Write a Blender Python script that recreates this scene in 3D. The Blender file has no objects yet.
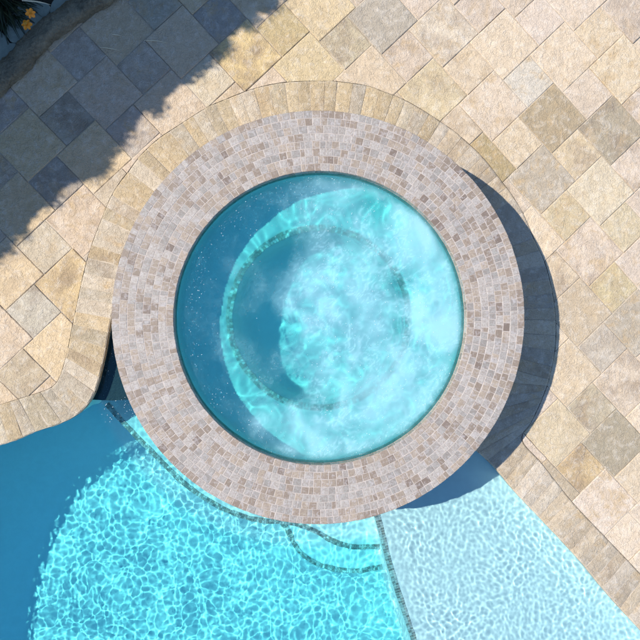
import bpy, bmesh, math, random
from mathutils import Vector, Matrix, noise
from mathutils.geometry import delaunay_2d_cdt
random.seed(7)
sc = bpy.context.scene
C = sc.collection
R = math.radians
# ------------------------------------------------------------------ camera
F = 600.0; CAMZ = 5.0
zc = Vector((38.2, -11.5, 600)).normalized()
xc = (Vector((1, 0, 0)) - zc * zc.x).normalized()
yc = zc.cross(xc)
M3 = Matrix((xc, yc, zc))                       # camera -> world
camd = bpy.data.cameras.new('camera'); cam = bpy.data.objects.new('camera', camd); C.objects.link(cam)
camd.sensor_width = 36; camd.lens = F / 640 * 36; camd.clip_end = 500; camd.clip_start = .05
cam.matrix_world = Matrix.Translation((0, 0, CAMZ)) @ M3.to_4x4()
sc.camera = cam
def P(px, py, z=0.0):
    """where the line of sight through a photo point meets the level z"""
    d = M3 @ Vector(((px - 320) / F, (320 - py) / F, -1))
    t = (z - CAMZ) / d.z
    p = Vector((0, 0, CAMZ)) + d * t
    return Vector((p.x, p.y, z))
# ------------------------------------------------------------------ light
SUN_EL, SHADOW_AZ = 45.0, -12.4
sa = R(SHADOW_AZ); tosun = Vector((-math.cos(sa) * math.cos(R(SUN_EL)), -math.sin(sa) * math.cos(R(SUN_EL)), math.sin(R(SUN_EL))))
w = bpy.data.worlds.new('World'); sc.world = w; w.use_nodes = True
bg = w.node_tree.nodes['Background']
sky = w.node_tree.nodes.new('ShaderNodeTexSky'); sky.sky_type = 'NISHITA'; sky.sun_disc = False
sky.sun_elevation = R(SUN_EL); sky.sun_rotation = math.atan2(tosun.x, tosun.y)
w.node_tree.links.new(sky.outputs[0], bg.inputs[0]); bg.inputs[1].default_value = 0.15
sky.dust_density = 0.0; sky.ozone_density = 6.0; sky.air_density = 1.0; sky.altitude = 300
sl = bpy.data.lights.new('sun', 'SUN'); sl.energy = 4.6; sl.angle = R(.5); sl.color = (1, .955, .89)
so = bpy.data.objects.new('sun', sl); C.objects.link(so); so.rotation_euler = tosun.to_track_quat('Z', 'Y').to_euler()
so.location = (-6, 2, 8)
sl.cycles.is_caustics_light = True
sc.view_settings.view_transform = 'Standard'; sc.view_settings.look = 'None'
sc.view_settings.exposure = 0.56; sc.view_settings.gamma = 1; sc.view_settings.use_curve_mapping = False
cy = sc.cycles
cy.use_denoising = True
try:
    cy.denoiser = 'OPENIMAGEDENOISE'; cy.denoising_input_passes = 'RGB_ALBEDO_NORMAL'
except Exception: pass
cy.caustics_refractive = True; cy.caustics_reflective = False
cy.max_bounces = 10; cy.transmission_bounces = 8; cy.sample_clamp_indirect = 6; cy.blur_glossy = .3
# ------------------------------------------------------------------ object helpers
def link(name, me, mat=None, parent=None, smooth=False):
    o = bpy.data.objects.new(name, me); C.objects.link(o)
    if mat: me.materials.append(mat)
    if parent: o.parent = parent
    if smooth:
        for p in me.polygons: p.use_smooth = True
    return o
def empty(name, loc, label, cat, group=None):
    o = bpy.data.objects.new(name, None); C.objects.link(o); o.location = loc; o.empty_display_size = .1
    o['label'] = label; o['category'] = cat
    if group: o['group'] = group
    return o
def local(o, parent):
    """keep world-space mesh coordinates under a parent that is not at the origin"""
    o.parent = parent; o.matrix_parent_inverse = Matrix.Translation(-Vector(parent.location)); return o
def tag(o, label, cat, group=None):
    o['label'] = label; o['category'] = cat
    if group: o['group'] = group
    return o
def structure(o): o['kind'] = 'structure'; return o
class MB:
    """collects faces with a colour and a texture offset each"""
    def __init__(s): s.v = []; s.f = []; s.c = []; s.r = []
    def face(s, pts, col=(1, 1, 1), rnd=(0, 0, 0)):
        b = len(s.v); s.v += [tuple(p) for p in pts]; s.f.append(tuple(range(b, b + len(pts)))); s.c.append(col); s.r.append(rnd)
    def build(s, name, mat, parent=None, smooth=False):
        me = bpy.data.meshes.new(name); me.from_pydata(s.v, [], s.f)
        ca = me.color_attributes.new('tone', 'FLOAT_COLOR', 'CORNER'); ra = me.color_attributes.new('offset', 'FLOAT_COLOR', 'CORNER')
        for p in me.polygons:
            for li in p.loop_indices:
                ca.data[li].color = (*s.c[p.index], 1); ra.data[li].color = (*s.r[p.index], 1)
        return link(name, me, mat, parent, smooth)
def poly_in(x, y, poly):
    c = False; n = len(poly); j = n - 1
    for i in range(n):
        xi, yi = poly[i]; xj, yj = poly[j]
        if (yi > y) != (yj > y) and x < (xj - xi) * (y - yi) / (yj - yi) + xi: c = not c
        j = i
    return c
def seg_dist(x, y, poly, closed=True):
    best = 1e9; n = len(poly)
    for i in range(n if closed else n - 1):
        ax, ay = poly[i]; bx, by = poly[(i + 1) % n]
        dx, dy = bx - ax, by - ay; L = dx * dx + dy * dy
        t = 0 if L == 0 else max(0, min(1, ((x - ax) * dx + (y - ay) * dy) / L))
        d = (x - ax - t * dx) ** 2 + (y - ay - t * dy) ** 2
        if d < best: best = d
    return math.sqrt(best)
def catmull(pts, n=8, closed=False):
    out = []; N = len(pts)
    for i in range(N if closed else N - 1):
        p0 = pts[(i - 1) % N] if closed or i > 0 else pts[0]
        p1 = pts[i]; p2 = pts[(i + 1) % N]
        p3 = pts[(i + 2) % N] if closed or i + 2 < N else pts[-1]
        for k in range(n):
            t = k / n
            out.append(tuple(.5 * (2 * b + (c - a) * t + (2 * a - 5 * b + 4 * c - d) * t * t + (-a + 3 * b - 3 * c + d) * t ** 3) for a, b, c, d in zip(p0, p1, p2, p3)))
    if not closed: out.append(tuple(pts[-1]))
    return out
def fill_poly(loops, z):
    """flat mesh between an outer loop and holes"""
    vs = []; es = []
    for lp in loops:
        b = len(vs); vs += [Vector((p[0], p[1])) for p in lp]; es += [(b + i, b + (i + 1) % len(lp)) for i in range(len(lp))]
    r = delaunay_2d_cdt(vs, es, [], 0, 1e-5)
    fs = []
    for f in r[2]:
        cx = sum(r[0][i][0] for i in f) / len(f); cyy = sum(r[0][i][1] for i in f) / len(f)
        if poly_in(cx, cyy, loops[0]) and not any(poly_in(cx, cyy, h) for h in loops[1:]): fs.append(tuple(f))
    return [(p[0], p[1], z) for p in r[0]], fs
# ------------------------------------------------------------------ materials
def newmat(name):
    m = bpy.data.materials.new(name); m.use_nodes = True
    return m, m.node_tree, m.node_tree.nodes['Principled BSDF']
def nd(t, ty, **kw):
    n = t.nodes.new(ty)
    for k, v in kw.items():
        if k in n.inputs.keys(): n.inputs[k].default_value = v
        else: setattr(n, k, v)
    return n
def mixc(t, fac, a, b, mode='MIX'):
    n = t.nodes.new('ShaderNodeMix'); n.data_type = 'RGBA'; n.blend_type = mode
    for sock, v in ((n.inputs[0], fac), (n.inputs[6], a), (n.inputs[7], b)):
        if hasattr(v, 'links'): t.links.new(v, sock)
        elif isinstance(v, (int, float)): sock.default_value = v
        else: sock.default_value = (*v, 1)
    return n.outputs[2]
def ramp(t, src, stops):
    n = t.nodes.new('ShaderNodeValToRGB'); t.links.new(src, n.inputs[0]); e = n.color_ramp.elements
    while len(e) < len(stops): e.new(.5)
    for q, (p, c) in zip(e, stops): q.position = p; q.color = (c, c, c, 1) if isinstance(c, (int, float)) else (*c, 1)
    return n.outputs[0]
def coords(t, use_offset=True, k=7.0):
    g = t.nodes.new('ShaderNodeNewGeometry')
    if not use_offset: return g.outputs['Position']
    a = nd(t, 'ShaderNodeVertexColor', layer_name='offset')
    m = nd(t, 'ShaderNodeVectorMath', operation='MULTIPLY'); t.links.new(a.outputs[0], m.inputs[0]); m.inputs[1].default_value = (k, k, k)
    s = nd(t, 'ShaderNodeVectorMath', operation='ADD'); t.links.new(g.outputs['Position'], s.inputs[0]); t.links.new(m.outputs[0], s.inputs[1])
    return s.outputs[0]
def noi(t, vec, scale, detail=4, rough=.55, dist=0):
    n = nd(t, 'ShaderNodeTexNoise', Scale=scale, Detail=detail, Roughness=rough, Distortion=dist); t.links.new(vec, n.inputs['Vector']); return n.outputs[0]
def mathn(t, op, a, b_):
    n = t.nodes.new('ShaderNodeMath'); n.operation = op
    for i, q in enumerate((a, b_)):
        if hasattr(q, 'links'): t.links.new(q, n.inputs[i])
        else: n.inputs[i].default_value = q
    return n.outputs[0]
def stone_mat(name, blotch=.5, relief=.7, dark=(.225, .160, .110), pale=(.64, .565, .46), rough=.72):
    m, t, b = newmat(name)
    v = coords(t); base = nd(t, 'ShaderNodeVertexColor', layer_name='tone').outputs[0]
    big = noi(t, v, 5.0, 4, .6, .3); mid = noi(t, v, 14, 6, .68, .35); fine = noi(t, v, 110, 4, .65, .2); pit = noi(t, v, 42, 5, .7, .3)
    sp = t.nodes.new('ShaderNodeSeparateColor'); t.links.new(nd(t, 'ShaderNodeVertexColor', layer_name='offset').outputs[0], sp.inputs[0])
    v1, v2, v3 = sp.outputs[0], sp.outputs[1], sp.outputs[2]          # every stone has its own amount of staining, veining and wear
    c = mixc(t, mathn(t, 'MULTIPLY', ramp(t, big, [(.42, 0), (.64, blotch)]), mathn(t, 'MULTIPLY', mathn(t, 'POWER', v1, 1.8), 1.8)), base, dark)
    c = mixc(t, ramp(t, mid, [(.50, 0), (.66, .55)]), c, mixc(t, .45, mixc(t, 1.0, c, (1.32, 1.34, 1.38), 'MULTIPLY'), pale))
    oc = noi(t, v, 8, 6, .65, .5)
    c = mixc(t, mathn(t, 'MULTIPLY', ramp(t, oc, [(.50, 0), (.66, .8)]), v2), c, (.47, .325, .165))
    c = mixc(t, ramp(t, fine, [(.36, .26), (.56, 0)]), c, (.24, .18, .11))
    # cleft surface: short thin ridges where two noises cross
    def crest(scale, det, dist, wdt):
        n = noi(t, v, scale, det, .6, dist); q = nd(t, 'ShaderNodeMath', operation='SUBTRACT'); q.inputs[1].default_value = .5; t.links.new(n, q.inputs[0])
        a = nd(t, 'ShaderNodeMath', operation='ABSOLUTE'); t.links.new(q.outputs[0], a.inputs[0]); return ramp(t, a.outputs[0], [(0, 1), (wdt, 0)])
    c1 = crest(11, 3, .4, .022); c2 = crest(24, 3, .4, .045)
    msk = ramp(t, pit, [(.42, 0), (.58, 1)])
    c = mixc(t, mathn(t, 'MULTIPLY', mathn(t, 'MULTIPLY', c1, msk), .26), c, (.24, .17, .10))
    c = mixc(t, mathn(t, 'MULTIPLY', mathn(t, 'MULTIPLY', c2, ramp(t, mid, [(.45, 0), (.6, 1)])), .32), c, (.66, .60, .52))
    t.links.new(c, b.inputs['Base Color'])
    h = mathn(t, 'MULTIPLY', c1, -.35); h = mathn(t, 'ADD', h, mathn(t, 'MULTIPLY', c2, .28)); h = mathn(t, 'ADD', h, mathn(t, 'MULTIPLY', mid, mathn(t, 'ADD', .6, mathn(t, 'MULTIPLY', v3, 1.6)))); h = mathn(t, 'ADD', h, mathn(t, 'MULTIPLY', pit, .7)); h = mathn(t, 'ADD', h, mathn(t, 'MULTIPLY', fine, .3))
    bp = nd(t, 'ShaderNodeBump', Strength=relief, Distance=.010); t.links.new(h, bp.inputs['Height']); t.links.new(bp.outputs[0], b.inputs['Normal'])
    b.inputs['Roughness'].default_value = rough; b.inputs['Specular IOR Level'].default_value = .3
    return m
M_paver = stone_mat('travertine_pavers', .40, .62)
M_coping = stone_mat('travertine_coping', .35, .65, rough=.68)
def plain(name, col, rough=.7, n=30, amt=.35, bump=.3, spec=.3, dist=.004):
    m, t, b = newmat(name); v = coords(t, False)
    a = noi(t, v, n, 5, .6, .5); big = noi(t, v, n / 6, 3, .6)
    c = mixc(t, ramp(t, a, [(.35, amt), (.65, 0)]), col, tuple(x * .55 for x in col))
    c = mixc(t, ramp(t, big, [(.4, 0), (.7, amt)]), c, tuple(min(1, x * 1.35) for x in col))
    t.links.new(c, b.inputs['Base Color']); bp = nd(t, 'ShaderNodeBump', Strength=bump, Distance=dist); t.links.new(a, bp.inputs['Height']); t.links.new(bp.outputs[0], b.inputs['Normal'])
    b.inputs['Roughness'].default_value = rough; b.inputs['Specular IOR Level'].default_value = spec
    return m
M_joint = plain('sand_joint', (.48, .40, .30), .95, 90, .5)
M_jointdark = plain('dark_joint', (.13, .10, .07), .95, 60, .6)
M_ground = plain('mortar_bed', (.34, .27, .19), .95, 20, .4)
M_plaster = plain('pool_plaster', (.88, .93, .93), .6, 14, .10, .1)
M_spaplaster = plain('spa_plaster', (.88, .93, .92), .6, 14, .08, .1)
M_soil = plain('soil', (.035, .032, .024), .95, 40, .5, .9, dist=.02)
M_flag = plain('bluestone', (.26, .285, .23), .8, 25, .45, .6, dist=.008)
M_kerb = plain('rough_kerb_stone', (.25, .21, .14), .9, 38, .8, 1, dist=.045)
M_ledge = plain('ledge_painted_shade', (.020, .030, .045), .35, 40, .4)  # near-black colour carries the shade that lies on this ledge
def mosaic_mat(name, rough=.45):
    m, t, b = newmat(name); v = coords(t); base = nd(t, 'ShaderNodeVertexColor', layer_name='tone').outputs[0]
    a = noi(t, v, 75, 5, .7, .5); g = noi(t, v, 32, 5, .7, .6)
    c = mixc(t, ramp(t, a, [(.40, .55), (.58, 0)]), base, (.20, .145, .115))
    c = mixc(t, ramp(t, g, [(.50, 0), (.64, .55)]), c, (.46, .415, .39))
    t.links.new(c, b.inputs['Base Color']); bp = nd(t, 'ShaderNodeBump', Strength=.35, Distance=.002); t.links.new(a, bp.inputs['Height']); t.links.new(bp.outputs[0], b.inputs['Normal'])
    b.inputs['Roughness'].default_value = rough; b.inputs['Specular IOR Level'].default_value = .35
    return m
M_mosaic = mosaic_mat('marble_mosaic')
M_grout = plain('grout', (.44, .375, .32), .9, 45, .45, .3)
def water_mat(name, foam=False, rough=0.0):
    m = bpy.data.materials.new(name); m.use_nodes = True; t = m.node_tree; t.nodes.clear()
    out = t.nodes.new('ShaderNodeOutputMaterial'); g = nd(t, 'ShaderNodeBsdfGlass', Roughness=rough, IOR=1.33)
    a = nd(t, 'ShaderNodeVertexColor', layer_name='tint'); t.links.new(a.outputs[0], g.inputs['Color'])
    sh = g.outputs[0]
    if foam:
        fm = nd(t, 'ShaderNodeVertexColor', layer_name='froth').outputs[0]
        df = nd(t, 'ShaderNodeBsdfDiffuse'); df.inputs[0].default_value = (.50, .82, .87, 1)
        tl = nd(t, 'ShaderNodeBsdfTranslucent'); tl.inputs[0].default_value = (.50, .93, .95, 1)
        d = t.nodes.new('ShaderNodeMixShader'); t.links.new(ramp(t, fm, [(.12, .95), (.60, .40)]), d.inputs[0]); t.links.new(df.outputs[0], d.inputs[1]); t.links.new(tl.outputs[0], d.inputs[2])
        mx = t.nodes.new('ShaderNodeMixShader'); t.links.new(fm, mx.inputs[0]); t.links.new(g.outputs[0], mx.inputs[1]); t.links.new(d.outputs[0], mx.inputs[2]); sh = mx.outputs[0]
    t.links.new(sh, out.inputs[0]); return m
M_water = water_mat('pool_water'); M_spawater = water_mat('aerated_water', True, .17)
def simple(name, col, rough=.6, sub=0):
    m, t, b = newmat(name); v = coords(t, False); a = noi(t, v, 60, 3)
    c = mixc(t, ramp(t, a, [(.3, .4), (.7, 0)]), col, tuple(x * .6 for x in col)); t.links.new(c, b.inputs['Base Color']); b.inputs['Roughness'].default_value = rough
    return m
M_leaf = simple('leaf', (.035, .06, .02), .5); M_leafdark = simple('dark_strap_leaf', (.018, .035, .014), .5)
M_petal = simple('orange_petal', (.95, .30, .012), .55); M_throat = simple('flower_throat', (.75, .16, .01), .6); M_stamen = simple('stamen', (.8, .55, .1), .6)
M_straw_sun = simple('straw_and_sun_streak', (.72, .62, .42), .7); M_bark = simple('bark', (.09, .07, .05), .9)  # straw colour also stands in for slits of sunlight on the patio
M_bubble = simple('bubble', (.86, .93, .94), .25)

# ------------------------------------------------------------------ pool outline and coping
SC = Vector((.302, -.076)); RO = 1.54; RI = 1.093; HT = .55      # spa centre, outer and inner radius, height of the rim
ZW = -.095                                                         # pool water level
ZS = HT - .07                                                     # spa water level
keys_px = [((-207, 880), (-172, 882)), ((-205, 770), (-170, 770)), ((-198, 672), (-163, 677)), ((-176, 556), (-143, 572)), ((-132, 474), (-106, 503)),
           ((-66, 427), (-52, 463)), ((0, 405), (12, 442)), ((19, 399), (36, 432)), ((38, 393), (60, 424)), ((52, 387), (77, 415)), ((59, 378), (89, 403)),
           ((64, 364), (97, 386)), ((69, 343), (104, 358)), ((74, 318), (110, 325)), ((81, 285), (117, 292))]
arc_outer = [(90, 250), (106, 208), (116, 188), (128, 172), (140, 156), (158, 139), (176, 127), (204, 109), (224, 100), (256, 88), (288, 82), (326, 81),
             (344, 82.4), (368, 86), (384, 92), (398, 97), (414, 105), (438, 120), (455, 132), (470, 145), (485, 160), (499, 178), (512, 195), (524, 215), (535, 241), (545, 263), (551, 285), (555, 310), (556, 335), (554, 357), (549, 380)]
tail_px = [((541, 402), (460, 434)), ((532, 421), (478, 452)), ((522, 440), (495, 468)), ((542, 464), (517, 494)), ((572, 502), (548, 526.5)), ((604, 536), (580, 561)),
           ((640, 574), (616, 604)), ((700, 640), (676, 668)), ((800, 750), (776, 776)), ((862, 850), (828, 866)), ((872, 1000), (836, 1000)), ((805, 1130), (777, 1105)),
           ((600, 1190), (600, 1152)), ((300, 1200), (300, 1163)), ((-5, 1165), (10, 1128)), ((-165, 1040), (-130, 1018))]
keys = [(*P(*o)[:2], *P(*i)[:2]) for o, i in keys_px]
for k, o in enumerate(arc_outer):
    p = P(*o).xy; d = (p - SC).normalized(); rr = 1.565 + .12 * max(0, 1 - k / 4) 
    q = SC + d * rr; keys.append((p.x, p.y, q.x, q.y))
keys += [(*P(*o)[:2], *P(*i)[:2]) for o, i in tail_px]
dense = catmull(keys, 14, closed=True)
inner = [(d[2], d[3]) for d in dense]; outer = [(d[0], d[1]) for d in dense]
pool_poly = inner
mid_poly = [((d[0] * .6 + d[2] * .4), (d[1] * .6 + d[3] * .4)) for d in dense]
# bricks: stations equally spaced along the outer edge
cum = [0]
for i in range(len(dense)):
    a = dense[i]; b = dense[(i + 1) % len(dense)]
    cum.append(cum[-1] + .5 * (math.hypot(b[0] - a[0], b[1] - a[1]) + math.hypot(b[2] - a[2], b[3] - a[3])))
def station(s):
    s %= cum[-1]; lo, hi = 0, len(cum) - 1
    while hi - lo > 1:
        m = (lo + hi) // 2
        if cum[m] <= s: lo = m
        else: hi = m
    f = (s - cum[lo]) / max(1e-9, cum[lo + 1] - cum[lo]); a = dense[lo]; b = dense[(lo + 1) % len(dense)]
    return [a[k] + (b[k] - a[k]) * f for k in range(4)]
cop = MB(); s = 0; total = cum[-1]; TH = .055
tones = [(.48, .375, .23), (.45, .345, .205), (.51, .42, .29), (.39, .315, .205), (.53, .44, .32), (.48, .365, .215), (.43, .36, .26)]
rseed = random.Random(21)
while s < total - .06:
    wd = .104 * rseed.uniform(.86, 1.18)
    if s + wd > total - .05: wd = total - s
    mx, my = station(s)[:2]
    tone = rseed.choice(tones); k = rseed.uniform(.86, 1.1)
    if mx > 1.3: tone = tuple(a * .6 + b * .4 for a, b in zip(tone, (.47, .385, .30)))
    tone = tuple(min(.7, c * k) for c in tone); rnd = (rseed.random(), rseed.random(), rseed.random()); dz = rseed.uniform(-.0015, .0015)
    g = .0016; N = 4; M_ = 8
    rows = []
    for a in range(N + 1):
        st = station(s + g + (wd - 2 * g) * a / N); rows.append(st)
    def pt(a, b, z):  # b 0..M_ outer->inner
        st = rows[a]; f = b / M_
        return (st[0] + (st[2] - st[0]) * f, st[1] + (st[3] - st[1]) * f, z)
    bev = .006
    def hh(a, b):
        z = dz
        if b == M_: z -= .011
        elif b == 0: z -= .004
        if a in (0, N): z -= .0022
        p = pt(a, b, 0); z += .0035 * noise.noise(Vector((p[0] * 9 + rnd[0] * 50, p[1] * 9, rnd[1] * 9)))
        return z
    fr = [0, .03, .18, .36, .54, .72, .88, .965, 1]
    def pt2(a, b):
        st = rows[a]; f = fr[b]; x, y = st[0] + (st[2] - st[0]) * f, st[1] + (st[3] - st[1]) * f
        e = .0032 if (a in (0, N) or b in (0, M_)) else .001
        return (x + e * (noise.noise(Vector((x * 45, y * 45, rnd[0] * 9))) - .1), y + e * noise.noise(Vector((x * 45, y * 45, rnd[1] * 9 + 20))), hh(a, b))
    for a in range(N):
        for b in range(M_):
            cop.face([pt2(a, b), pt2(a, b + 1), pt2(a + 1, b + 1), pt2(a + 1, b)][::-1], tone, rnd)
    ring = [pt2(a, 0) for a in range(N + 1)] + [pt2(N, b) for b in range(1, M_ + 1)] + [pt2(a, M_) for a in range(N - 1, -1, -1)] + [pt2(0, b) for b in range(M_ - 1, 0, -1)]
    for i in range(len(ring)):
        p, q = ring[i], ring[(i + 1) % len(ring)]
        cop.face([p, q, (q[0], q[1], -TH), (p[0], p[1], -TH)][::-1], tone, rnd)
    s += wd
pool = empty('swimming_pool', (1.0, -3.2, 0), 'freeform swimming pool of clear pale blue water edged with travertine bricks', 'swimming pool')
local(cop.build('coping', M_coping), pool)
# mortar under the coping and the dark joint round it
jt = MB()
for i in range(len(dense)):
    a = dense[i]; b = dense[(i + 1) % len(dense)]
    def off(d, f): return (d[0] + (d[2] - d[0]) * f, d[1] + (d[3] - d[1]) * f)
    for f0, f1, z in ((-.022, .006, -.0085),):
        p, q, r_, s_ = off(a, f0), off(b, f0), off(b, f1), off(a, f1)
        jt.face([(*p, z), (*q, z), (*r_, z), (*s_, z)][::-1])
local(jt.build('outer_joint', M_jointdark), pool)
jt = MB()
for i in range(len(dense)):
    a = dense[i]; b = dense[(i + 1) % len(dense)]
    p, q, r_, s_ = off(a, .01), off(b, .01), off(b, .985), off(a, .985)
    jt.face([(*p, -.0042), (*q, -.0042), (*r_, -.0042), (*s_, -.0042)][::-1])
local(jt.build('mortar_joints', M_joint), pool)
# ------------------------------------------------------------------ ground and pavers
vs, fs = fill_poly([[(-60, -60), (60, -60), (60, 60), (-60, 60)], mid_poly[::4]], -.034)
me = bpy.data.meshes.new('ground'); me.from_pydata(vs, [], fs); structure(link('ground', me, M_ground))
Hm = [65.4631624, -10.3937110, 282.256250, 13.7749746, 63.5794156, 29.3378063, .00743641904, .00147203478]
def lat(i, j):
    w_ = Hm[6] * i + Hm[7] * j + 1
    return P((Hm[0] * i + Hm[1] * j + Hm[2]) / w_, (Hm[3] * i + Hm[4] * j + Hm[5]) / w_)
# similarity (origin + period vector) fitted to the traced lattice
n_ = 0; num = [0, 0]; den = 0; smp = [(i, j, lat(i, j)) for i in range(-3, 7) for j in range(-1, 7)]
mi = sum(a for a, b, c in smp) / len(smp); mj = sum(b for a, b, c in smp) / len(smp); mp = sum((c for a, b, c in smp), Vector()) / len(smp)
# world: i axis -> (px,pyv), j axis -> rotated by -90 deg (image down)
for a, b, c in smp:
    u = complex(a - mi, -(b - mj)); z = complex(c.x - mp.x, c.y - mp.y); num[0] += (u.conjugate() * z).real; num[1] += (u.conjugate() * z).imag; den += abs(u) ** 2
K = complex(num[0] / den, num[1] / den); O = complex(mp.x, mp.y) - K * complex(mi, -mj)
per = abs(K); ang = math.atan2(K.imag, K.real)
al = R(36.3); S_ = per * math.sin(al); L_ = per * math.cos(al)
# p = S a + L b ; b is (image) down-right.  angle of a = ang + (90-36.3), b = ang - 36.3
ea = complex(math.cos(ang + math.pi / 2 - al), math.sin(ang + math.pi / 2 - al)); eb = complex(math.cos(ang - al), math.sin(ang - al))
print('lattice', per, math.degrees(ang), S_, L_)
bed_px = [(-400, 460), (-150, 200), (-60, 112), (0, 80), (20, 60), (46, 38), (78, 12), (96, -2), (150, -40), (300, -200), (500, -420)]
bed_line = [tuple(P(*p).xy) for p in bed_px]
bed_poly = bed_line + [tuple(P(-400, -420).xy)]
# travertine tones by where the stone lies in the photo: (x, y, tone)
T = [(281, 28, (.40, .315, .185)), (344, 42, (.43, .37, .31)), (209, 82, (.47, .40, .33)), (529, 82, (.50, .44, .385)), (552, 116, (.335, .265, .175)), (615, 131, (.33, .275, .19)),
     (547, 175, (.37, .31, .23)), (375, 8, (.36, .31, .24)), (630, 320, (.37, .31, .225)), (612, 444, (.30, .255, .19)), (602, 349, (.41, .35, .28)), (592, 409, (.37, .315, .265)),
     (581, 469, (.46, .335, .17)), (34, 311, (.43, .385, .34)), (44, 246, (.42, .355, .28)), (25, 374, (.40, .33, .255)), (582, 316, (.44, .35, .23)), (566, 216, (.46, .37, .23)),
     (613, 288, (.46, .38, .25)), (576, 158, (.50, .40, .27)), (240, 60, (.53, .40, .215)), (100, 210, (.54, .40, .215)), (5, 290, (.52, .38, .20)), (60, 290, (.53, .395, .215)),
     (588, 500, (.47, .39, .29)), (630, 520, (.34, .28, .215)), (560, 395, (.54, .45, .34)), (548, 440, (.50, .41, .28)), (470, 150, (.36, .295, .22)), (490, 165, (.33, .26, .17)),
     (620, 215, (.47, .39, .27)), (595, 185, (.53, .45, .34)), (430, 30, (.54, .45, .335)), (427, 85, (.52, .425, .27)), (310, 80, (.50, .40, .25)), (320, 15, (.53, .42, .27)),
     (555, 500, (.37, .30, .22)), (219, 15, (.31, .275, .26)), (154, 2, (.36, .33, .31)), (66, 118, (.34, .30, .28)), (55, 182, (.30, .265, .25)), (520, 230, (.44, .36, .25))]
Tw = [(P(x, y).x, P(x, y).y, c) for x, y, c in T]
pv = MB(); rs = random.Random(5)
osegs = [(outer[i], outer[(i + 1) % len(outer)]) for i in range(len(outer))]
if sum(a[0] * b[1] - b[0] * a[1] for a, b in osegs) < 0: osegs = [(b, a) for a, b in osegs]     # pool on the left of every segment
def sgn_out(x, y, segs):
    """distance outside the coping's outer edge (negative inside)"""
    best = 1e9; sg = 1
    for (ax, ay), (bx, by) in segs:
        dx, dy = bx - ax, by - ay; L = dx * dx + dy * dy
        if L == 0: continue
        t = max(0, min(1, ((x - ax) * dx + (y - ay) * dy) / L)); ex, ey = x - ax - t * dx, y - ay - t * dy; d = ex * ex + ey * ey
        if d < best: best = d; sg = -1 if dx * (y - ay) - dy * (x - ax) > 0 else 1
    return sg * math.sqrt(best) - .0035
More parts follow.
